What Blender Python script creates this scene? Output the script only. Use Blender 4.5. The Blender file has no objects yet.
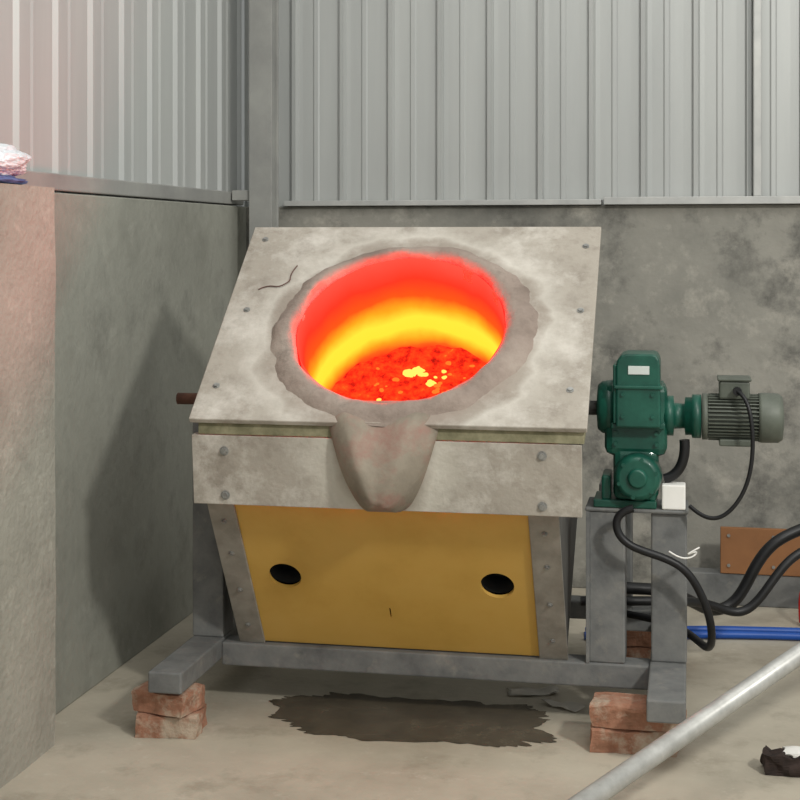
import bpy, bmesh, math, random
from mathutils import Vector, Matrix, noise
random.seed(7)
scene = bpy.context.scene
scene.view_settings.view_transform = 'Standard'
scene.view_settings.look = 'None'
COL = scene.collection

def srgb(r, g, b):
    def c(v):
        v /= 255.0
        return v/12.92 if v <= 0.04045 else ((v+0.055)/1.055)**2.4
    return (c(r), c(g), c(b), 1)

# ---------------------------------------------------------------- materials
def mat(name, stops, scale=6, detail=8, rough=0.7, metal=0.0, bump=0.1, bscale=40, dist=0.0, rng=(0.3, 0.7), stretch=(1, 1, 1), spec=0.4, coat=0, speck=None, patch=None):
    m = bpy.data.materials.new(name); m.use_nodes = True
    nt = m.node_tree; b = nt.nodes['Principled BSDF']
    tc = nt.nodes.new('ShaderNodeTexCoord')
    mp = nt.nodes.new('ShaderNodeMapping'); mp.inputs['Scale'].default_value = stretch
    nt.links.new(tc.outputs['Object'], mp.inputs[0])
    n = nt.nodes.new('ShaderNodeTexNoise'); n.inputs['Scale'].default_value = scale
    n.inputs['Detail'].default_value = detail; n.inputs['Distortion'].default_value = dist
    n.inputs['Roughness'].default_value = 0.62
    nt.links.new(mp.outputs[0], n.inputs['Vector'])
    r = nt.nodes.new('ShaderNodeValToRGB')
    e = r.color_ramp.elements
    k = len(stops)
    while len(e) < k: e.new(0.5)
    for i, s in enumerate(stops):
        e[i].position = rng[0] + (rng[1]-rng[0])*i/max(1, k-1)
        e[i].color = srgb(*s)
    nt.links.new(n.outputs['Fac'], r.inputs[0])
    col = r.outputs[0]
    for spec_ in [x for x in (patch, speck) if x]:
        c2, sc2, lo, hi, amt = spec_
        n3 = nt.nodes.new('ShaderNodeTexNoise'); n3.inputs['Scale'].default_value = sc2; n3.inputs['Detail'].default_value = 9
        n3.inputs['Roughness'].default_value = 0.7
        nt.links.new(tc.outputs['Object'], n3.inputs['Vector'])
        mr = nt.nodes.new('ShaderNodeMapRange'); mr.inputs['From Min'].default_value = lo; mr.inputs['From Max'].default_value = hi
        mr.inputs['To Max'].default_value = amt
        nt.links.new(n3.outputs['Fac'], mr.inputs['Value'])
        mx = nt.nodes.new('ShaderNodeMix'); mx.data_type = 'RGBA'
        nt.links.new(mr.outputs[0], mx.inputs['Factor']); nt.links.new(col, mx.inputs['A'])
        mx.inputs['B'].default_value = srgb(*c2)
        col = mx.outputs['Result']
    nt.links.new(col, b.inputs['Base Color'])
    b.inputs['Roughness'].default_value = rough
    b.inputs['Metallic'].default_value = metal
    b.inputs['Specular IOR Level'].default_value = spec
    b.inputs['Coat Weight'].default_value = coat
    if bump > 0:
        n2 = nt.nodes.new('ShaderNodeTexNoise'); n2.inputs['Scale'].default_value = bscale; n2.inputs['Detail'].default_value = 6
        nt.links.new(mp.outputs[0], n2.inputs['Vector'])
        bp = nt.nodes.new('ShaderNodeBump'); bp.inputs['Strength'].default_value = bump; bp.inputs['Distance'].default_value = 0.01
        nt.links.new(n2.outputs['Fac'], bp.inputs['Height'])
        nt.links.new(bp.outputs[0], b.inputs['Normal'])
    return m

M = {}
M['conc_l'] = mat('concrete_left', [(122,122,113),(144,144,134),(156,156,146)], scale=2.0, bump=0.3, bscale=30, rough=0.9, rng=(0.28,0.68), patch=((106,106,98),4,0.50,0.66,0.55), speck=((168,167,156),9,0.56,0.72,0.4))
M['conc_b'] = mat('concrete_back', [(112,111,105),(138,136,128),(154,151,142)], scale=2.2, bump=0.4, bscale=22, rough=0.9, dist=0.3, rng=(0.3,0.68), patch=((86,85,81),3.6,0.50,0.64,0.8), speck=((180,175,164),6,0.53,0.69,0.65))
M['conc_p'] = mat('concrete_pier', [(132,129,119),(152,149,138),(162,159,148)], scale=3, bump=0.5, bscale=45, rough=0.92, patch=((112,110,101),6,0.54,0.7,0.5), speck=((182,178,166),14,0.56,0.7,0.55))
M['floor'] = mat('concrete_floor', [(148,140,125),(174,166,150),(190,182,165)], scale=1.8, detail=12, bump=0.15, bscale=50, rough=0.6, rng=(0.28,0.7), patch=((130,122,106),4.5,0.52,0.7,0.6), speck=((204,199,186),16,0.58,0.74,0.5))
M['sheet'] = mat('painted_sheet_metal', [(168,170,168),(182,184,181)], scale=1.5, bump=0.0, rough=0.42, metal=0.2, stretch=(3,3,0.3))
M['trim'] = mat('galvanised_trim', [(165,166,164),(190,190,186)], scale=8, bump=0.05, rough=0.45, metal=0.2)
M['steelpost'] = mat('grey_post_paint', [(132,132,129),(154,154,149)], scale=5, bump=0.05, rough=0.5)
M['frame'] = mat('grey_frame_paint', [(82,83,83),(108,109,108),(126,126,123)], scale=9, bump=0.12, bscale=60, rough=0.65, rng=(0.25,0.7), speck=((146,142,132),16,0.56,0.70,0.45), spec=0.3)
M['green_strip'] = mat('green_fibre_edge', [(104,102,78),(128,124,98),(152,147,120)], scale=22, bump=0.2, rough=0.85)
M['clay'] = mat('refractory_clay', [(118,105,96),(145,131,121),(162,150,139)], scale=7, bump=0.5, bscale=45, rough=0.92, rng=(0.3,0.7), patch=((100,87,79),14,0.53,0.67,0.5))
M['clay2'] = mat('spout_clay', [(112,104,92),(138,129,115),(158,148,133)], scale=5, bump=0.25, bscale=40, rough=0.85, rng=(0.3,0.7), patch=((148,104,94),7,0.46,0.62,0.65))
M['yellow'] = mat('mustard_paint', [(186,146,66),(198,158,78),(202,163,86)], scale=4, bump=0.04, rough=0.5, rng=(0.25,0.75))
M['angle'] = mat('zinc_angle', [(126,121,113),(156,151,142)], scale=14, bump=0.12, rough=0.5, metal=0.2)
M['bodydark'] = mat('body_sides', [(72,71,68),(98,96,92)], scale=8, bump=0.1, rough=0.7)
M['black'] = mat('black_void', [(6,6,6),(9,9,9)], bump=0, rough=0.9)  # near-black colour standing in for the dark inside the panel holes
M['rubber'] = mat('black_rubber', [(14,14,15),(26,26,28)], scale=10, bump=0.05, rough=0.45)
M['green'] = mat('green_enamel', [(10,56,46),(16,74,60),(28,88,72)], scale=12, bump=0.05, rough=0.42, coat=0.12)
M['motor'] = mat('motor_grey', [(72,77,69),(96,101,91)], scale=12, bump=0.05, rough=0.5)
M['bolt'] = mat('bolt_steel', [(120,120,118),(170,170,166)], scale=50, bump=0, rough=0.35, metal=0.5)
M['rustshaft'] = mat('rusty_shaft', [(78,52,42),(110,74,60)], scale=30, bump=0.1, rough=0.6)
M['white'] = mat('white_plastic', [(222,220,214),(236,234,230)], bump=0, rough=0.5)
M['brick'] = mat('fired_brick', [(124,90,70),(156,112,90),(172,138,116)], scale=14, bump=0.6, bscale=50, rough=0.95, rng=(0.3,0.72), speck=((178,166,148),9,0.48,0.60,0.8))
M['rust'] = mat('rust_primer', [(126,86,54),(148,102,64)], scale=6, bump=0.05, rough=0.7)
M['blue'] = mat('blue_hose', [(22,70,150),(30,84,170)], bump=0, rough=0.4)
M['red'] = mat('red_hose', [(190,24,24),(205,32,28)], bump=0, rough=0.4)
M['pipe'] = mat('galvanised_pipe', [(160,160,156),(192,192,188)], scale=20, bump=0.04, rough=0.4, metal=0.3)
M['wet'] = mat('wet_concrete', [(62,53,41),(80,70,55),(94,84,68)], scale=9, detail=12, bump=0.05, rough=0.18, rng=(0.3,0.7), patch=((114,104,86),6,0.58,0.7,0.5), spec=0.5)
M['paper'] = mat('dusty_plastic', [(160,155,145),(182,177,167)], scale=12, bump=0.1, rough=0.6)
M['bluecloth'] = mat('blue_cloth', [(70,84,130),(100,112,156)], scale=20, bump=0.2, rough=0.9)
M['wire'] = mat('dark_wire', [(84,58,52),(104,76,68)], bump=0, rough=0.7)
M['label'] = mat('label_plate', [(185,195,190),(205,210,205)], bump=0, rough=0.4)
M['bag'] = mat('white_bag', [(205,208,212),(228,232,236)], scale=10, bump=0.3, bscale=20, rough=0.3)
M['slag'] = mat('dark_slag', [(34,27,24),(58,45,40)], scale=30, bump=0.5, rough=0.9)
HC = (-0.015, 0.362)  # mouth centre in the plate plane

def board_mat(name, ring=True):
    m = mat(name, [(138,130,119),(158,151,140),(170,163,152)], scale=3.2, detail=12, bump=0.2, bscale=70, rough=0.85, rng=(0.3,0.7),
            patch=((124,115,105),12,0.50,0.64,0.5), speck=((204,199,190),5,0.48,0.66,0.8))
    nt = m.node_tree; b = nt.nodes['Principled BSDF']
    src = b.inputs['Base Color'].links[0].from_socket
    tc = nt.nodes.new('ShaderNodeTexCoord')
    vm = nt.nodes.new('ShaderNodeVectorMath'); vm.operation = 'DISTANCE'
    mp = nt.nodes.new('ShaderNodeMapping'); mp.inputs['Scale'].default_value = (1, 1, 0)
    nt.links.new(tc.outputs['Object'], mp.inputs[0]); nt.links.new(mp.outputs[0], vm.inputs[0])
    vm.inputs[1].default_value = (HC[0]+0.01, HC[1]-0.03, 0) if ring else (-0.01, 0.0, 0)
    nz = nt.nodes.new('ShaderNodeTexNoise'); nz.inputs['Scale'].default_value = 6; nz.inputs['Detail'].default_value = 8
    nt.links.new(tc.outputs['Object'], nz.inputs['Vector'])
    ad = nt.nodes.new('ShaderNodeMath'); ad.operation = 'MULTIPLY_ADD'; ad.inputs[1].default_value = 0.14
    nt.links.new(nz.outputs['Fac'], ad.inputs[0]); nt.links.new(vm.outputs['Value'], ad.inputs[2])
    cr = nt.nodes.new('ShaderNodeValToRGB'); e = cr.color_ramp.elements
    if ring:
        pts = [(0.41, 0.5, (146,130,119)), (0.450, 0.3, (150,138,127)), (0.475, 0.6, (200,195,185)), (0.52, 0.25, (190,184,174)), (0.60, 0.0, (170,164,155))]
    else:
        pts = [(0.17, 0.3, (150,140,126)), (0.22, 0.6, (206,202,190)), (0.27, 0.35, (200,196,184)), (0.36, 0.0, (170,164,155))]
    while len(e) < len(pts): e.new(0.5)
    for i, (p, a, c) in enumerate(pts):
        e[i].position = p; cc = srgb(*c); e[i].color = (cc[0], cc[1], cc[2], a)
    nt.links.new(ad.outputs[0], cr.inputs[0])
    mx = nt.nodes.new('ShaderNodeMix'); mx.data_type = 'RGBA'
    nt.links.new(cr.outputs['Alpha'], mx.inputs['Factor']); nt.links.new(src, mx.inputs['A']); nt.links.new(cr.outputs['Color'], mx.inputs['B'])
    nt.links.new(mx.outputs['Result'], b.inputs['Base Color'])
    return m
M['board'] = board_mat('refractory_board')
M['board2'] = board_mat('refractory_front_board', False)

def glow_wall():
    m = bpy.data.materials.new('glowing_crucible_wall'); m.use_nodes = True
    nt = m.node_tree; nt.nodes.clear()
    out = nt.nodes.new('ShaderNodeOutputMaterial'); em = nt.nodes.new('ShaderNodeEmission')
    tc = nt.nodes.new('ShaderNodeTexCoord'); sp = nt.nodes.new('ShaderNodeSeparateXYZ')
    nz = nt.nodes.new('ShaderNodeTexNoise'); nz.inputs['Scale'].default_value = 9; nz.inputs['Detail'].default_value = 5
    nt.links.new(tc.outputs['Object'], sp.inputs[0]); nt.links.new(tc.outputs['Object'], nz.inputs['Vector'])
    ma = nt.nodes.new('ShaderNodeMath'); ma.operation = 'MULTIPLY_ADD'
    nt.links.new(nz.outputs['Fac'], ma.inputs[0]); ma.inputs[1].default_value = 0.05; nt.links.new(sp.outputs['Z'], ma.inputs[2])
    mr = nt.nodes.new('ShaderNodeMapRange')
    mr.inputs['From Min'].default_value = 0.025; mr.inputs['From Max'].default_value = -0.335
    nt.links.new(ma.outputs[0], mr.inputs['Value'])
    cr = nt.nodes.new('ShaderNodeValToRGB'); e = cr.color_ramp.elements
    K = 15.0
    pts = [(0.0,(11,0.10,0.065)),(0.25,(14,0.045,0.018)),(0.42,(15,0.10,0.010)),(0.54,(15,0.42,0.015)),(0.66,(15,0.86,0.05)),(0.78,(15,0.84,0.045)),(0.88,(14,0.40,0.015)),(0.95,(9,0.13,0.012)),(1.0,(5,0.05,0.01))]
    while len(e) < len(pts): e.new(0.5)
    for i, (p, c) in enumerate(pts):
        e[i].position = p; e[i].color = (c[0]/K, c[1]/K, c[2]/K, 1)
    nt.links.new(mr.outputs[0], cr.inputs[0]); nt.links.new(cr.outputs[0], em.inputs[0])
    em.inputs[1].default_value = K
    nt.links.new(em.outputs[0], out.inputs[0])
    return m
M['glow'] = glow_wall()

def melt_mat():
    m = bpy.data.materials.new('molten_charge'); m.use_nodes = True
    nt = m.node_tree; nt.nodes.clear()
    out = nt.nodes.new('ShaderNodeOutputMaterial'); em = nt.nodes.new('ShaderNodeEmission')
    tc = nt.nodes.new('ShaderNodeTexCoord')
    nz = nt.nodes.new('ShaderNodeTexNoise'); nz.inputs['Scale'].default_value = 34; nz.inputs['Detail'].default_value = 8; nz.inputs['Roughness'].default_value = 0.7
    nt.links.new(tc.outputs['Object'], nz.inputs['Vector'])
    cr = nt.nodes.new('ShaderNodeValToRGB'); e = cr.color_ramp.elements
    pts = [(0.30,(0.30,0.008,0.004)),(0.42,(0.70,0.015,0.006)),(0.50,(1.0,0.035,0.008)),(0.64,(1.0,0.07,0.01)),(0.78,(1.0,0.30,0.03))]
    while len(e) < len(pts): e.new(0.5)
    for i, (p, c) in enumerate(pts):
        e[i].position = p; e[i].color = (*c, 1)
    nt.links.new(nz.outputs['Fac'], cr.inputs[0]); nt.links.new(cr.outputs[0], em.inputs[0])
    em.inputs[1].default_value = 1.3
    nt.links.new(em.outputs[0], out.inputs[0])
    return m
M['melt'] = melt_mat()
def emis(name, c, s):
    m = bpy.data.materials.new(name); m.use_nodes = True
    nt = m.node_tree; nt.nodes.clear()
    out = nt.nodes.new('ShaderNodeOutputMaterial'); em = nt.nodes.new('ShaderNodeEmission')
    em.inputs[0].default_value = (*c, 1); em.inputs[1].default_value = s
    nt.links.new(em.outputs[0], out.inputs[0]); return m
M['hot'] = emis('white_hot_metal', (1.0, 0.60, 0.10), 1.6)
M['hot2'] = emis('orange_hot_metal', (1.0, 0.17, 0.02), 1.3)

# ---------------------------------------------------------------- mesh helpers
def finish(name, bm, m, parent=None, loc=(0,0,0), smooth=False, bevel=0, seg=2, subsurf=0):
    me = bpy.data.meshes.new(name)
    bmesh.ops.recalc_face_normals(bm, faces=bm.faces)
    bm.to_mesh(me); bm.free()
    ob = bpy.data.objects.new(name, me); COL.objects.link(ob)
    ob.location = loc
    if m is not None: me.materials.append(M[m] if isinstance(m, str) else m)
    if smooth:
        for p in me.polygons: p.use_smooth = True
    if bevel > 0:
        md = ob.modifiers.new('bevel', 'BEVEL'); md.width = bevel; md.segments = seg; md.limit_method = 'ANGLE'; md.angle_limit = math.radians(40)
    if subsurf:
        md = ob.modifiers.new('sub', 'SUBSURF'); md.levels = subsurf; md.render_levels = subsurf
    if parent: ob.parent = parent
    return ob

def add_box(bm, x0, x1, y0, y1, z0, z1):
    vs = [bm.verts.new(p) for p in [(x0,y0,z0),(x1,y0,z0),(x1,y1,z0),(x0,y1,z0),(x0,y0,z1),(x1,y0,z1),(x1,y1,z1),(x0,y1,z1)]]
    for f in [(0,3,2,1),(4,5,6,7),(0,1,5,4),(1,2,6,5),(2,3,7,6),(3,0,4,7)]:
        bm.faces.new([vs[i] for i in f])
    return vs

def box(name, x0, x1, y0, y1, z0, z1, m, parent=None, bevel=0.003, loc=(0,0,0)):
    bm = bmesh.new(); add_box(bm, x0, x1, y0, y1, z0, z1)
    return finish(name, bm, m, parent, loc, bevel=bevel)

def prism(name, poly, x0, x1, m, parent=None, bevel=0.002):
    """poly: list of (y,z) extruded along x"""
    bm = bmesh.new()
    a = [bm.verts.new((x0, y, z)) for y, z in poly]
    b = [bm.verts.new((x1, y, z)) for y, z in poly]
    bm.faces.new(a); bm.faces.new(b[::-1])
    n = len(poly)
    for i in range(n):
        bm.faces.new((a[i], b[i], b[(i+1) % n], a[(i+1) % n]))
    return finish(name, bm, m, parent, bevel=bevel)

def add_lathe(bm, prof, axis='X', c=(0,0,0), seg=40, cap=True):
    rings = []
    for a, r in prof:
        ring = []
        for i in range(seg):
            t = 2*math.pi*i/seg
            u, v = r*math.cos(t), r*math.sin(t)
            p = {'X': (a, u, v), 'Y': (u, a, v), 'Z': (u, v, a)}[axis]
            ring.append(bm.verts.new((p[0]+c[0], p[1]+c[1], p[2]+c[2])))
        rings.append(ring)
    for k in range(len(rings)-1):
        for i in range(seg):
            j = (i+1) % seg
            bm.faces.new((rings[k][i], rings[k][j], rings[k+1][j], rings[k+1][i]))
    if cap:
        bm.faces.new(rings[0]); bm.faces.new(rings[-1][::-1])

def lathe(name, prof, axis, c, m, parent=None, seg=40, bevel=0.0, smooth=False):
    bm = bmesh.new(); add_lathe(bm, prof, axis, c, seg)
    ob = finish(name, bm, m, parent, bevel=bevel)
    if smooth:
        for p in ob.data.polygons: p.use_smooth = len(p.vertices) == 4
    return ob

def tube(name, pts, r, m, parent=None, res=12):
    cu = bpy.data.curves.new(name, 'CURVE'); cu.dimensions = '3D'
    cu.bevel_depth = r; cu.bevel_resolution = 4; cu.resolution_u = res; cu.use_fill_caps = True
    s = cu.splines.new('NURBS'); s.points.add(len(pts)-1)
    for i, p in enumerate(pts): s.points[i].co = (*p, 1)
    s.use_endpoint_u = True; s.order_u = 4 if len(pts) >= 4 else len(pts)
    ob = bpy.data.objects.new(name, cu); COL.objects.link(ob)
    cu.materials.append(M[m])
    dg = bpy.context.evaluated_depsgraph_get()
    me = bpy.data.meshes.new_from_object(ob.evaluated_get(dg))
    bpy.data.objects.remove(ob)
    o2 = bpy.data.objects.new(name, me); COL.objects.link(o2)
    for p in me.polygons: p.use_smooth = True
    if parent: o2.parent = parent
    return o2

def boolean_cut(ob, cutters):
    for c in cutters:
        md = ob.modifiers.new('cut', 'BOOLEAN'); md.operation = 'DIFFERENCE'; md.object = c; md.solver = 'EXACT'
    bpy.context.view_layer.update()
    dg = bpy.context.evaluated_depsgraph_get()
    me = bpy.data.meshes.new_from_object(ob.evaluated_get(dg))
    ob.modifiers.clear(); ob.data = me
    for c in cutters: bpy.data.objects.remove(c)

def empty(name, loc, rot=(0,0,0)):
    e = bpy.data.objects.new(name, None); COL.objects.link(e); e.location = loc; e.rotation_euler = rot
    e.empty_display_size = 0.1
    return e

# ---------------------------------------------------------------- room
LW, BW, WT = -1.765, 5.65, 1.485
box('floor', -2.1, 4.5, -1.0, 5.9, -0.1, 0.0, 'floor', bevel=0)
box('wall_left', LW-0.18, LW, 3.6, BW, 0, WT, 'conc_l', bevel=0.004)
bm = bmesh.new()
add_box(bm, LW-0.18, -1.664, -0.6, 3.62, 0, 1.49)
bmesh.ops.subdivide_edges(bm, edges=bm.edges[:], cuts=40, use_grid_fill=True)
for v in bm.verts:
    if v.co.x > -1.68:
        v.co.x += noise.noise(v.co*5)*0.005
        v.co.y += noise.noise(v.co*9)*0.004 if v.co.y > 3.5 else 0
finish('wall_pier', bm, 'conc_p', bevel=0, smooth=False)
box('wall_back', LW-0.18, 4.5, BW, BW+0.2, 0, WT, 'conc_b', bevel=0.004)

def corrugated(name, start, n, fixed, axis, z0, z1, m, inward, unit, period=0.2):
    prof = []
    for k in range(n):
        o = start + k*period
        for a, h in unit:
            prof.append((o+a, h))
    bm = bmesh.new(); lo = []; hi = []
    for a, h in prof:
        p = (a, fixed+inward*h) if axis == 'X' else (fixed+inward*h, a)
        lo.append(bm.verts.new((p[0], p[1], z0))); hi.append(bm.verts.new((p[0], p[1], z1)))
    for i in range(len(lo)-1):
        bm.faces.new((lo[i], lo[i+1], hi[i+1], hi[i]))
    ob = finish(name, bm, m)
    md = ob.modifiers.new('s', 'SOLIDIFY'); md.thickness = 0.002
    return ob
UB = [(-0.016,0),(-0.010,0.020),(0.004,0.022),(0.012,0.0),(0.030,-0.001),(0.074,0.0),(0.080,0.005),(0.094,0.005),(0.100,0.0),(0.150,-0.001)]
UL = [(-0.022,0),(-0.008,0.013),(0.010,0.013),(0.026,0),(0.085,0.0),(0.094,0.005),(0.108,0.005),(0.117,0)]
corrugated('wall_back_cladding', -1.775, 32, BW+0.06, 'X', WT, 4.2, 'sheet', -1, UB)
corrugated('wall_left_cladding', -0.55, 26, LW-0.05, 'Y', WT, 4.2, 'sheet', 1, UL, period=0.25)
box('trim_1', LW-0.06, LW-0.005, -0.5, BW-0.02, WT+0.006, WT+0.055, 'steelpost', bevel=0.004)
box('trim_2', -1.60, -0.335, BW-0.035, BW+0.05, WT+0.001, WT+0.022, 'trim', bevel=0.002)
box('trim_3', -0.325, 4.4, BW-0.04, BW+0.05, WT+0.001, WT+0.030, 'trim', bevel=0.002)
box('trim_4', 0.235, 0.265, BW-0.01, BW+0.045, WT+0.03, 4.1, 'trim', bevel=0.004)
bm = bmesh.new()
add_box(bm, -1.690, -1.598, 5.44, 5.45, 0, 4.2)
add_box(bm, -1.690, -1.598, 5.53, 5.54, 0, 4.2)
add_box(bm, -1.680, -1.608, 5.45, 5.53, 0, 4.2)
add_box(bm, -1.710, -1.580, 5.42, 5.56, 0, 0.012)
finish('steel_column', bm, 'steelpost', bevel=0.002)
box('trim_5', LW-0.0, -1.690, 5.455, 5.50, WT+0.02, WT+0.06, 'steelpost', bevel=0.003)

# ---------------------------------------------------------------- induction furnace (tilted as a rigid body)
PHI = math.radians(40.5)
F = empty('induction_furnace', (-0.774, 3.666, 0.877), (PHI, 0, 0))
plate = box('top_plate', -0.532, 0.52, -0.002, 0.790, -0.016, 0, 'board', F, bevel=0)
cut = lathe('c', [(-0.1, 0.305), (0.1, 0.305)], 'Z', (HC[0], HC[1], 0), 'board', F, seg=96)
boolean_cut(plate, [cut])
md = plate.modifiers.new('b', 'BEVEL'); md.width = 0.002; md.limit_method = 'ANGLE'
prism('green_edge', [(0.012,-0.017),(-0.014,-0.046),(0.05,-0.075),(0.06,-0.017)], -0.512, 0.512, 'green_strip', F)
prism('front_board', [(-0.016,-0.047),(-0.124,-0.200),(-0.1035,-0.214),(0.0045,-0.061)], -0.53, 0.505, 'board2', F)
def plank(name, poly, x0, x1, m): return prism(name, poly, x0, x1, m, F)
XL, XR = -0.510, 0.442
outer = [(0.012,-0.070),(-0.094,-0.218),(-0.078,-0.25),(-0.145,-0.770),(0.70,-0.79),(0.74,-0.018),(0.07,-0.018)]
plank('side_left', outer, XL+0.004, XL+0.016, 'bodydark')
plank('side_right', outer, XR-0.016, XR-0.004, 'bodydark')
plank('back_plate', [(0.728,-0.02),(0.74,-0.02),(0.70,-0.79),(0.688,-0.79)], XL+0.016, XR-0.016, 'bodydark')
plank('bottom_plate', [(-0.12,-0.755),(0.688,-0.775),(0.688,-0.79),(-0.12,-0.77)], XL+0.016, XR-0.016, 'bodydark')
plank('hole_shade_sheet', [(-0.02,-0.24),(-0.01,-0.24),(-0.07,-0.755),(-0.08,-0.755)], XL+0.016, XR-0.016, 'black')  # black sheet behind the yellow panel, shade of the holes put into colour
def fy(z): return -0.082 - (-(z)-0.225)/0.55*0.073
yp = prism('yellow_panel', [(fy(-0.225),-0.225),(fy(-0.775),-0.775),(fy(-0.775)+0.01,-0.775),(fy(-0.225)+0.01,-0.225)], XL+0.01, XR-0.01, 'yellow', F, bevel=0)
HZ = -0.508
cs = [lathe('c', [(-0.3, 0.046), (0.1, 0.046)], 'Y', (x, 0, HZ), 'yellow', F, seg=48) for x in (-0.334, 0.262)]
cs.append(box('c', -0.050, -0.046, -0.3, 0.0, -0.65, -0.615, 'yellow', F, bevel=0))
boolean_cut(yp, cs)
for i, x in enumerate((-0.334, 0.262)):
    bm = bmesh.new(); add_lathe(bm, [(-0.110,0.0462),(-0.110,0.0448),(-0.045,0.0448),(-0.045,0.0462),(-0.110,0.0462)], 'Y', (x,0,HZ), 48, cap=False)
    finish('hole_shade_tube_%d' % (i+1), bm, 'black', F, smooth=True)  # tube coloured black so the hole depth reads as shade
for nm, x0, x1 in (('corner_angle_1', XL, -0.434), ('corner_angle_2', 0.362, XR)):
    prism(nm, [(fy(-0.225)-0.009,-0.225),(fy(-0.775)-0.009,-0.775),(fy(-0.775),-0.775),(fy(-0.225),-0.225)], x0, x1, 'angle', F)
def bolts(name, pts, r=0.011, h=0.008, axis='Z', m='bolt'):
    bm = bmesh.new()
    for x, y, z in pts:
        if axis == 'Z':
            add_lathe(bm, [(z, r*1.4), (z+0.002, r*1.4)], 'Z', (x, y, 0), 16)
            add_lathe(bm, [(z+0.002, r), (z+0.002+h, r*0.95)], 'Z', (x, y, 0), 6)
        else:
            add_lathe(bm, [(y, r*1.4), (y-0.002, r*1.4)], 'Y', (x, 0, z), 16)
            add_lathe(bm, [(y-0.002, r), (y-0.002-h, r*0.95)], 'Y', (x, 0, z), 6)
    return finish(name, bm, m, F)
bolts('plate_bolts', [(-0.485,0.73,0),(0.48,0.70,0),(-0.485,0.12,0),(0.47,0.13,0),(-0.47,0.42,0),(0.48,0.43,0)], r=0.007, h=0.004)
nb = Vector((0, -0.82, 0.572)).normalized()
bm = bmesh.new()
for x, t in ((-0.44,0.22),(-0.44,0.86),(0.405,0.16),(0.405,0.86)):
    c = Vector((x, -0.016-0.108*t, -0.047-0.153*t))
    tmp = bmesh.new(); add_lathe(tmp, [(0, 0.0125), (0.002, 0.0125)], 'Z', (0,0,0), 16); add_lathe(tmp, [(0.002, 0.0085), (0.009, 0.008)], 'Z', (0,0,0), 6)
    rot = Vector((0,0,1)).rotation_difference(nb).to_matrix().to_4x4()
    bmesh.ops.transform(tmp, matrix=Matrix.Translation(c) @ rot, verts=tmp.verts)
    me = bpy.data.meshes.new('t'); tmp.to_mesh(me); tmp.free(); bm.from_mesh(me)
finish('front_board_bolts', bm, 'bolt', F)
bolts('angle_bolts', [(x, fy(z)-0.009, z) for x in (0.402, -0.472) for z in (-0.30,-0.42,-0.56,-0.70)], r=0.006, h=0.004, axis='Y')

# clay ring round the mouth
bm = bmesh.new(); seg = 160; rings = []
for i in range(seg):
    t = 2*math.pi*i/seg
    s, c_ = math.sin(t), math.cos(t)
    outr = 0.364 + 0.020*max(0, c_) - (0.030*s*s if s > 0 else 0.0)
    outr += 0.018*noise.noise(Vector((c_*2.5, s*2.5, 3))) + 0.008*noise.noise(Vector((c_*9, s*9, 5)))
    inr = 0.292 + 0.004*noise.noise(Vector((c_*5, s*5, 9)))
    w = outr-inr
    col = []
    for f, h in [(0,-0.05),(0,-0.012),(0.05,0.004),(0.15,0.012),(0.32,0.018),(0.55,0.017),(0.75,0.011),(0.92,0.003),(1.05,-0.004)]:
        r = inr + w*f
        p = Vector((HC[0]+r*c_, HC[1]+r*s, h))
        nn = noise.noise(p*13)*0.009 + noise.noise(p*38)*0.004
        if h > 0: p.z += nn
        r2 = r + (nn*0.9 if f < 0.1 else 0)
        p.x = HC[0]+r2*c_; p.y = HC[1]+r2*s
        col.append(bm.verts.new(p))
    rings.append(col)
for i in range(seg):
    a, b = rings[i], rings[(i+1) % seg]
    for k in range(len(a)-1):
        bm.faces.new((a[k], b[k], b[k+1], a[k+1]))
finish('clay_ring', bm, 'clay', F, smooth=True)

bm = bmesh.new(); rows = []
for k in range(19):
    z = -0.006 - 0.367*k/18
    row = []
    for i in range(96):
        t = 2*math.pi*i/96
        r = 0.290 - 0.012*k/18
        p = Vector((r*math.cos(t), r*math.sin(t), z))
        r += 0.003*noise.noise(p*12)
        row.append(bm.verts.new((HC[0]+r*math.cos(t), HC[1]+r*math.sin(t), z)))
    rows.append(row)
for k in range(18):
    for i in range(96):
        bm.faces.new((rows[k][i], rows[k][(i+1)%96], rows[k+1][(i+1)%96], rows[k+1][i]))
finish('crucible_wall', bm, 'glow', F, smooth=True)
bm = bmesh.new(); rows = []
cv = bm.verts.new((HC[0], HC[1], -0.35))
for k in range(1, 26):
    row = []
    for i in range(96):
        t = 2*math.pi*i/96; r = 0.288*k/25
        p = Vector((HC[0]+r*math.cos(t), HC[1]+r*math.sin(t), -0.35))
        p.z += 0.018*noise.noise(p*14) + 0.010*noise.noise(p*40)
        row.append(bm.verts.new(p))
    rows.append(row)
for i in range(96): bm.faces.new((cv, rows[0][i], rows[0][(i+1)%96]))
for k in range(24):
    for i in range(96):
        bm.faces.new((rows[k][i], rows[k+1][i], rows[k+1][(i+1)%96], rows[k][(i+1)%96]))
finish('molten_charge', bm, 'melt', F, smooth=True)
def lumps(name, lst, m):
    bm = bmesh.new()
    for x, y, s in lst:
        r = bmesh.ops.create_icosphere(bm, subdivisions=3, radius=s)
        for v in r['verts']:
            v.co *= 1+0.8*noise.noise(v.co*90+Vector((x*30, y*30, 0)))
            v.co.x *= 1.3; v.co.z *= 0.6
            v.co += Vector((x, y, -0.344))
    finish(name, bm, m, F, smooth=True)
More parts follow.
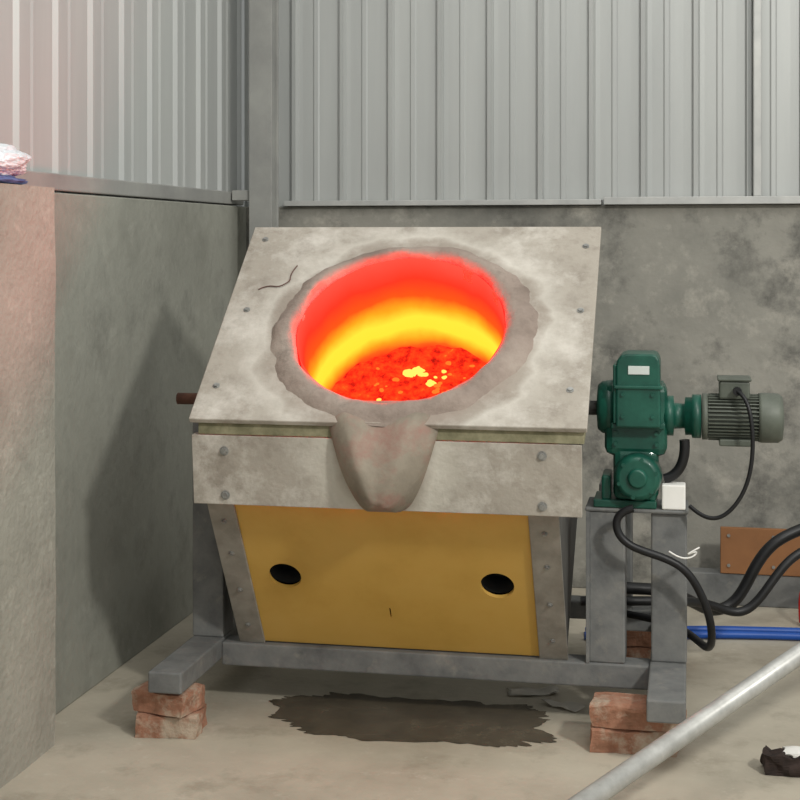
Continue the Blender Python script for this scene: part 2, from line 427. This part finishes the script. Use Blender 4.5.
lumps('white_hot_lumps', [(-0.050,0.515,0.015),(-0.028,0.53,0.012),(-0.012,0.51,0.010),(0.015,0.475,0.011),(0.055,0.50,0.006),(-0.12,0.385,0.010),(-0.128,0.40,0.006),(0.05,0.525,0.006),(0.12,0.47,0.006),(0.03,0.50,0.005)], 'hot')
lumps('hot_lumps', [(random.uniform(-0.17,0.19), random.uniform(0.36,0.56), random.uniform(0.003,0.007)) for _ in range(26)], 'hot2')

# pouring spout: V shaped clay runner with thick rounded lips
st = [ # y, zc, halfwidth, groove depth, bottom z
 (0.100, -0.014, 0.195, 0.000, -0.05),
 (0.058, 0.008, 0.174, 0.014, -0.055),
 (0.015, 0.024, 0.154, 0.026, -0.075),
 (-0.025, 0.020, 0.140, 0.030, -0.10),
 (-0.060, 0.002, 0.124, 0.028, -0.140),
 (-0.095,-0.022, 0.104, 0.022, -0.180),
 (-0.125,-0.048, 0.080, 0.014, -0.195),
 (-0.150,-0.074, 0.054, 0.007, -0.190),
 (-0.168,-0.098, 0.032, 0.002, -0.168),
 (-0.176,-0.114, 0.015, 0.000, -0.145)]
S = [-1.0,-0.93,-0.8,-0.62,-0.42,-0.2,0,0.2,0.42,0.62,0.8,0.93,1.0]
bm = bmesh.new(); rows = []
for (y, zc, w, gd, zb) in st:
    row = []
    for s in S:
        a = abs(s)
        z = zc - gd*math.exp(-((s+0.05)/0.45)**2) - (zc-zb)*0.50*max(0, a-0.5)**2/0.25
        p = Vector((-0.008+w*s, y, z))
        p.z += 0.008*noise.noise(p*14); p.x += 0.006*noise.noise(p*12+Vector((5,0,0)))
        row.append(bm.verts.new(p))
    for s in S[::-1]:
        row.append(bm.verts.new((-0.008+w*s*0.9, y+0.012, zb)))
    rows.append(row)
n = len(rows[0])
for k in range(len(rows)-1):
    for i in range(n):
        bm.faces.new((rows[k][i], rows[k][(i+1)%n], rows[k+1][(i+1)%n], rows[k+1][i]))
bm.faces.new(rows[0]); bm.faces.new(rows[-1][::-1])
finish('pouring_spout', bm, 'clay2', F, smooth=True, subsurf=2)
tube('bent_wire', [(-0.455,0.505,0.002),(-0.43,0.525,0.003),(-0.40,0.51,0.004),(-0.38,0.525,0.005),(-0.362,0.545,0.004),(-0.375,0.57,0.003),(-0.36,0.61,0.002)], 0.0017, 'wire', F)

# ---------------------------------------------------------------- furnace stand
S0 = empty('furnace_stand', (-0.72, 4.2, 0.13))
def sb(name, x0, x1, y0, y1, z0, z1, m='frame', bevel=0.005):
    return box(name, x0+0.72, x1+0.72, y0-4.2, y1-4.2, z0-0.13, z1-0.13, m, S0, bevel)
sb('foot_left', -1.43, -1.335, 3.69, 4.78, 0.132, 0.19)
sb('foot_right', -0.108, -0.010, 3.71, 4.78, 0.132, 0.19)
sb('cross_beam_front', -1.335, -0.108, 4.03, 4.11, 0.115, 0.182)
sb('cross_beam_rear', -1.335, -0.108, 4.68, 4.76, 0.132, 0.19)
sb('post_left', -1.43, -1.335, 4.045, 4.145, 0.19, 0.83)
sb('post_right_inner', -0.275, -0.175, 4.035, 4.135, 0.182, 0.60)
sb('post_right_outer', -0.105, -0.008, 4.045, 4.145, 0.19, 0.60)
sb('post_right_lip_1', -0.282, -0.272, 4.028, 4.14, 0.182, 0.60, bevel=0.001)
sb('post_rear_inner', -0.275, -0.175, 4.50, 4.60, 0.19, 0.60)
sb('rear_tie', -0.275, -0.01, 4.50, 4.56, 0.15, 0.21)
sb('mount_plate', -0.285, -0.004, 4.03, 4.20, 0.600, 0.612)
sb('bearing_block_left', -1.395, -1.33, 4.05, 4.15, 0.83, 0.92, 'bodydark', 0.015)
lathe('trunnion_left', [(-1.49,0.017),(-1.27,0.017)], 'X', (0.72, 4.09-4.2, 0.88-0.13), 'rustshaft', S0, smooth=True)
lathe('trunnion_right', [(-0.34,0.02),(-0.256,0.02)], 'X', (0.72, 4.09-4.2, 0.88-0.13), 'bodydark', S0, smooth=True)

# ---------------------------------------------------------------- bricks
def brick_stack(name, cx, cy, lst, h=0.064):
    bm = bmesh.new(); z = 0.0
    for (dx, dy, L, W, rot) in lst:
        t = bmesh.new(); add_box(t, -L/2, L/2, -W/2, W/2, z+0.0005, z+h)
        bmesh.ops.subdivide_edges(t, edges=t.edges[:], cuts=7, use_grid_fill=True)
        for v in t.verts:
            k = noise.noise(v.co*22+Vector((cx*9, cy*5, 0)))*0.008 + noise.noise(v.co*60)*0.003
            v.co.x += k; v.co.y += k*0.8
            ex = max(0, abs(v.co.x)/(L/2)-0.93)+max(0, abs(v.co.y)/(W/2)-0.88)
            if v.co.z > z+h-0.01: v.co.z -= ex*0.05
        bmesh.ops.transform(t, matrix=Matrix.Translation((dx, dy, 0)) @ Matrix.Rotation(rot, 4, 'Z'), verts=t.verts)
        me = bpy.data.meshes.new('t'); t.to_mesh(me); t.free(); bm.from_mesh(me)
        z += h+0.001
    return finish(name, bm, 'brick', None, (cx, cy, 0.0), bevel=0.003)
brick_stack('brick_stack', -1.400, 3.79, [(0.0,0.0,0.170,0.13,0.12),(-0.003,-0.01,0.16,0.12,-0.22)])
brick_stack('brick_stack', -0.135, 3.905, [(-0.01,0.0,0.225,0.112,0.03),(0.0,0.0,0.24,0.115,-0.05)])
brick_stack('brick_stack', -1.385, 4.68, [(0.0,0.0,0.22,0.115,0.0),(0.0,0.0,0.22,0.115,0.03)])
brick_stack('brick_stack', -0.12, 4.70, [(0.0,0.0,0.20,0.115,0.0),(0.0,0.0,0.20,0.115,0.03)])

# ---------------------------------------------------------------- gear reducer
G = empty('gear_reducer', (-0.147, 4.09, 0.612))
def gz(z): return z-0.612
def gb(name, x0, x1, y0, y1, z0, z1, m='green', bevel=0.006):
    return box(name, x0+0.147, x1+0.147, y0-4.09, y1-4.09, gz(z0), gz(z1), m, G, bevel)
def gl(name, prof, axis, c, m='green', seg=40, bevel=0.002):
    return lathe(name, prof, axis, (c[0]+0.147, c[1]-4.09, gz(c[2])), m, G, seg, smooth=True)
gb('base_foot', -0.262, -0.09, 4.03, 4.17, 0.6125, 0.634, bevel=0.004)
gb('foot_rib_1', -0.240, -0.215, 4.035, 4.16, 0.632, 0.70)
gb('foot_rib_2', -0.11, -0.092, 4.035, 4.16, 0.632, 0.72)
gb('lower_case', -0.208, -0.085, 4.03, 4.15, 0.632, 0.78, bevel=0.02)
gl('worm_cap', [(3.985,0.048),(3.99,0.058),(4.01,0.064),(4.05,0.066)], 'Y', (-0.140,0,0.702))
gl('worm_cap_boss', [(3.974,0.020),(3.978,0.026),(3.99,0.028)], 'Y', (-0.140,0,0.702))
gb('main_case', -0.232, -0.062, 4.03, 4.15, 0.755, 0.955, bevel=0.022)
gl('shaft_hub', [(-0.254,0.040),(-0.252,0.062),(-0.240,0.072),(-0.225,0.075),(-0.20,0.078)], 'X', (0,4.09,0.883))
bm = bmesh.new()
prof = [(-0.198,0.84)] + [(-0.198,0.985)] + [(-0.165-0.028*math.cos(a)-0.005, 1.006+0.034*math.sin(a)) for a in [math.radians(d) for d in (0,30,60,90)]] + [(-0.098+0.018*math.cos(a), 1.012+0.028*math.sin(a)) for a in [math.radians(d) for d in (90,60,30,0)]] + [(-0.078,0.84)]
a = [bm.verts.new((x+0.147, 3.985-4.09, gz(z))) for x, z in prof]
b = [bm.verts.new((x+0.147, 4.14-4.09, gz(z))) for x, z in prof]
bm.faces.new(a); bm.faces.new(b[::-1])
for i in range(len(prof)):
    j = (i+1) % len(prof); bm.faces.new((a[i], b[i], b[j], a[j]))
finish('upper_case', bm, 'green', G, bevel=0.005)
gb('case_flange', -0.212, -0.066, 4.0, 4.145, 0.835, 0.850, bevel=0.003)
gb('case_flange_top', -0.204, -0.072, 3.979, 4.143, 0.945, 0.955, bevel=0.003)
gb('case_rib_left', -0.206, -0.197, 3.99, 4.14, 0.85, 1.01, bevel=0.003)
gb('name_plate', -0.165, -0.108, 3.9815, 3.985, 0.985, 1.008, 'label', 0.001)
bm = bmesh.new()
for k in range(6):
    t = k*math.pi/3+0.3
    add_lathe(bm, [(3.984,0.006),(4.0,0.006)], 'Y', (-0.140+0.147+0.052*math.cos(t), -4.09, gz(0.702)+0.052*math.sin(t)), 6)
for dx in (-0.2, -0.09):
    for dz in (0.79, 0.82):
        add_lathe(bm, [(4.02,0.006),(4.035,0.006)], 'Y', (dx+0.147, -4.09, gz(dz)), 6)
for dx in (-0.18, -0.10):
    for dz in (0.87, 0.93):
        add_lathe(bm, [(3.978,0.005),(3.99,0.005)], 'Y', (dx+0.147, -4.09, gz(dz)), 6)
finish('case_bolts', bm, 'green', G)
gl('input_bell', [(-0.07,0.055),(-0.045,0.055),(-0.043,0.036),(-0.015,0.034),(-0.013,0.052),(0.004,0.052),(0.006,0.060),(0.03,0.060)], 'X', (0,4.09,0.863))
tube('oil_elbow', [(-0.07+0.147,-0.02,gz(0.69)),(-0.03+0.147,-0.02,gz(0.70)),(-0.01+0.147,-0.02,gz(0.74)),(-0.015+0.147,-0.02,gz(0.80))], 0.014, 'rubber', G)

# ---------------------------------------------------------------- electric motor
E = empty('electric_motor', (0.126, 4.09, 0.863)); E.scale = (0.96, 0.96, 0.96)
def el(name, prof, axis, c=(0,0,0), m='motor', seg=48): return lathe(name, prof, axis, c, m, E, seg, smooth=True)
el('end_shield', [(-0.099,0.05),(-0.097,0.066),(-0.082,0.066),(-0.080,0.058)], 'X')
bm = bmesh.new(); add_lathe(bm, [(-0.085,0.056),(0.068,0.056)], 'X', (0,0,0), 48)
for k in range(36):
    t = 2*math.pi*k/36
    q = bmesh.new(); add_box(q, -0.08, 0.064, -0.0014, 0.0014, 0.054, 0.067)
    bmesh.ops.transform(q, matrix=Matrix.Rotation(t, 4, 'X'), verts=q.verts)
    me = bpy.data.meshes.new('t'); q.to_mesh(me); q.free(); bm.from_mesh(me)
finish('finned_body', bm, 'motor', E)
el('fan_cowl', [(0.060,0.069),(0.068,0.071),(0.114,0.070),(0.126,0.062),(0.130,0.03)], 'X')
box('terminal_box', -0.050, 0.035, -0.045, 0.045, 0.055, 0.106, 'motor', E, 0.006)
box('terminal_lid', -0.055, 0.040, -0.050, 0.050, 0.106, 0.116, 'motor', E, 0.004)
box('motor_foot', -0.05, 0.04, -0.05, 0.05, -0.078, -0.058, 'motor', E, 0.004)
lathe('cable_gland', [(-0.07,0.012),(-0.04,0.012)], 'Y', (0.0,0,0.080), 'rubber', E, 16)
tube('motor_cable', [(0.0,-0.065,0.080),(0.025,-0.10,0.07),(0.042,-0.11,-0.01),(0.040,-0.11,-0.12),(0.015,-0.11,-0.21),(-0.05,-0.11,-0.285),(-0.10,-0.10,-0.27),(-0.132,-0.078,-0.245)], 0.006, 'rubber', E)

box('junction_box', -0.032, 0.032, -0.03, 0.03, 0, 0.068, 'white', None, 0.004, (-0.044, 4.06, 0.6125))
tube('cable_tie', [(-0.055,3.955,0.515),(-0.03,3.945,0.500),(0.0,3.95,0.497),(0.02,3.975,0.51),(0.015,3.955,0.52),(-0.02,3.94,0.505),(0.025,3.95,0.53)], 0.0022, 'white')

# ---------------------------------------------------------------- hoses and cables
tube('power_cable', [(-0.15,3.965,0.625),(-0.19,3.965,0.615),(-0.205,3.965,0.57),(-0.165,3.965,0.52),(-0.08,3.965,0.50),(-0.01,3.968,0.47),(0.03,3.98,0.40),(0.055,3.99,0.33),(0.060,4.02,0.26),(0.050,4.10,0.215),(0.02,4.20,0.215),(-0.03,4.28,0.23),(-0.12,4.35,0.235),(-0.25,4.40,0.235)], 0.011, 'rubber')
tube('power_cable', [(0.95,5.0,0.55),(0.55,4.85,0.50),(0.36,4.76,0.44),(0.26,4.73,0.40),(0.20,4.72,0.32),(0.15,4.71,0.20),(0.07,4.69,0.17),(0.02,4.60,0.22),(-0.08,4.45,0.30),(-0.15,4.42,0.30),(-0.30,4.42,0.30)], 0.018, 'rubber')
tube('power_cable', [(0.98,4.9,0.48),(0.55,4.80,0.42),(0.38,4.72,0.40),(0.29,4.69,0.34),(0.23,4.66,0.25),(0.16,4.64,0.17),(0.06,4.62,0.22),(-0.03,4.46,0.26),(-0.12,4.40,0.27),(-0.32,4.36,0.27)], 0.014, 'rubber')
tube('water_hose', [(-0.35,4.98,0.015),(-0.1,5.04,0.015),(0.034,5.08,0.015),(0.2,5.10,0.015),(0.40,5.12,0.015),(1.4,5.2,0.015)], 0.013, 'blue')
tube('water_hose', [(-0.35,4.92,0.015),(-0.1,4.98,0.015),(0.034,5.01,0.015),(0.2,5.04,0.015),(0.42,5.06,0.015),(1.4,5.1,0.015)], 0.013, 'blue')
tube('water_hose', [(0.385,5.24,0.015),(0.378,5.24,0.12),(0.40,5.3,0.19),(0.6,5.4,0.1),(0.9,5.4,0.015)], 0.012, 'red')

K = empty('channel_rail', (0.6, 5.52, 0.0))
box('channel', -0.65, 0.9, -0.03, 0.05, 0.0, 0.118, 'frame', K, 0.004)
box('primer_plate', -0.49, 0.9, -0.036, -0.02, 0.119, 0.29, 'rust', K, 0.003)
bm = bmesh.new()
for x in (-0.46,-0.30,0.0,0.3):
    for z in (0.15,0.26): add_lathe(bm, [(-0.042,0.006),(-0.036,0.006)], 'Y', (x,0,z), 10)
finish('plate_bolts', bm, 'bolt', K)

# ---------------------------------------------------------------- floor things
def puddle(name, cx, cy, rx, ry, seed, m='wet', z=0.0012):
    bm = bmesh.new(); c = bm.verts.new((0,0,z)); vs = []
    N = 320
    for i in range(N):
        t = 2*math.pi*i/N
        q = Vector((math.cos(t), math.sin(t), seed))
        k = 1+0.16*noise.noise(q*1.6)+0.13*noise.noise(q*4)+0.09*noise.noise(q*9)+0.05*noise.noise(q*20)
        x = rx*k*(abs(math.cos(t))**0.6)*(1 if math.cos(t) > 0 else -1)
        y = ry*k*(abs(math.sin(t))**0.6)*(1 if math.sin(t) > 0 else -1)
        vs.append(bm.verts.new((x, y, z)))
    for i in range(N): bm.faces.new((c, vs[i], vs[(i+1)%N]))
    return finish(name, bm, m, None, (cx, cy, 0))
puddle('water_puddle', -0.765, 4.02, 0.40, 0.18, 6.1)

def sheet(name, cx, cy, w, d, seed, m, amp=0.012, rot=0.0):
    bm = bmesh.new(); N = 12; g = []
    for j in range(N+1):
        row = []
        for i in range(N+1):
            x = (i/N-0.5)*w; y = (j/N-0.5)*d
            p = Vector((x, y, 0))
            k = noise.noise(p*22+Vector((seed,0,0)))
            x += 0.10*w*noise.noise(Vector((y*30, seed, 0))); y += 0.15*d*noise.noise(Vector((x*25, seed, 3)))
            row.append(bm.verts.new((x, y, 0.003+amp*max(0, k+0.3))))
        g.append(row)
    for j in range(N):
        for i in range(N): bm.faces.new((g[j][i], g[j][i+1], g[j+1][i+1], g[j+1][i]))
    ob = finish(name, bm, m, None, (cx, cy, 0), smooth=True)
    ob.rotation_euler = (0, 0, rot)
    md = ob.modifiers.new('s', 'SOLIDIFY'); md.thickness = 0.0015; md.offset = 1
    return ob
sheet('plastic_scrap', -0.46, 4.31, 0.15, 0.06, 1.0, 'paper', rot=0.3)
sheet('plastic_scrap', -0.36, 4.20, 0.12, 0.04, 5.0, 'paper', rot=-0.5)
SC = empty('slag_chunk', (0.245, 3.80, 0.0))
bm = bmesh.new(); add_box(bm, -0.06, 0.12, -0.035, 0.035, 0.001, 0.050)
bmesh.ops.subdivide_edges(bm, edges=bm.edges[:], cuts=7, use_grid_fill=True)
for v in bm.verts:
    k = noise.noise(v.co*30)*0.014; v.co.x += k; v.co.y += k
    if v.co.z > 0.02: v.co.z += noise.noise(v.co*40+Vector((3,3,3)))*0.012
finish('dark_body', bm, 'slag', SC)
bm = bmesh.new(); add_box(bm, -0.01, 0.08, -0.02, 0.03, 0.047, 0.056)
bmesh.ops.subdivide_edges(bm, edges=bm.edges[:], cuts=6, use_grid_fill=True)
for v in bm.verts:
    k = noise.noise(v.co*35+Vector((1,0,0)))*0.02; v.co.x += k; v.co.y += k*0.8; v.co.z += k*0.3
finish('white_crust', bm, 'white', SC)

p0 = Vector((-0.46, 2.92, 0.030)); p1 = Vector((1.72, 5.615, 0.812))
L = (p1-p0).length
bm = bmesh.new(); add_lathe(bm, [(0,0.020),(0,0.024),(L,0.024),(L,0.020)], 'Z', (0,0,0), 32, cap=False)
ob = finish('galvanised_pipe', bm, 'pipe', None, p0, smooth=False)
for p in ob.data.polygons: p.use_smooth = True
ob.rotation_mode = 'QUATERNION'; ob.rotation_quaternion = Vector((0,0,1)).rotation_difference((p1-p0).normalized())

B = empty('plastic_bag', (-1.755, 3.40, 1.492))
bm = bmesh.new(); bmesh.ops.create_icosphere(bm, subdivisions=6, radius=1)
for v in bm.verts:
    n_ = v.co.normalized()
    k = 1+0.20*noise.noise(n_*2.0)+0.16*(0.5-abs(noise.noise(n_*4)))+0.10*(0.5-abs(noise.noise(n_*9)))
    v.co = Vector((n_.x*0.085*k, n_.y*0.15*k, max(0.0, 0.040+n_.z*0.042*k)+0.018))
finish('bag_film', bm, 'bag', B, smooth=True)
bm = bmesh.new(); bmesh.ops.create_icosphere(bm, subdivisions=4, radius=1)
for v in bm.verts:
    n_ = v.co.normalized(); k = 1+0.2*noise.noise(n_*3)
    v.co = Vector((n_.x*0.085*k, n_.y*0.16*k, max(0.001, 0.010+n_.z*0.014*k)))
finish('blue_cloth', bm, 'bluecloth', B, smooth=True)

# ---------------------------------------------------------------- lights
w = bpy.data.worlds.new('world'); scene.world = w; w.use_nodes = True
bg = w.node_tree.nodes['Background']; bg.inputs[0].default_value = (0.98, 1.0, 0.985, 1); bg.inputs[1].default_value = 0.66
def area(name, loc, target, size, energy, col):
    l = bpy.data.lights.new(name, 'AREA'); l.shape = 'SQUARE'; l.size = size; l.energy = energy; l.color = col
    o = bpy.data.objects.new(name, l); COL.objects.link(o); o.location = loc
    o.rotation_euler = (Vector(target)-Vector(loc)).to_track_quat('-Z', 'Y').to_euler(); return o
area('key_lamp', (2.2, 0.87, 3.30), (-0.9, 4.3, 0.9), 0.35, 122, (1.0, 0.98, 0.92))
area('overhead_fill', (0.2, 2.6, 4.3), (-0.5, 4.2, 0), 2.0, 50, (1.0, 0.99, 0.95))  # added soft fill from above to brighten the floor, no actual fixture

# ---------------------------------------------------------------- camera
cam = bpy.data.cameras.new('camera'); co = bpy.data.objects.new('camera', cam); COL.objects.link(co)
co.location = (0, 0, 1.35); co.rotation_euler = (math.radians(90), 0, math.atan(0.2))
cam.sensor_width = 36; cam.lens = 1450/800*36; cam.shift_y = -0.2
scene.camera = co
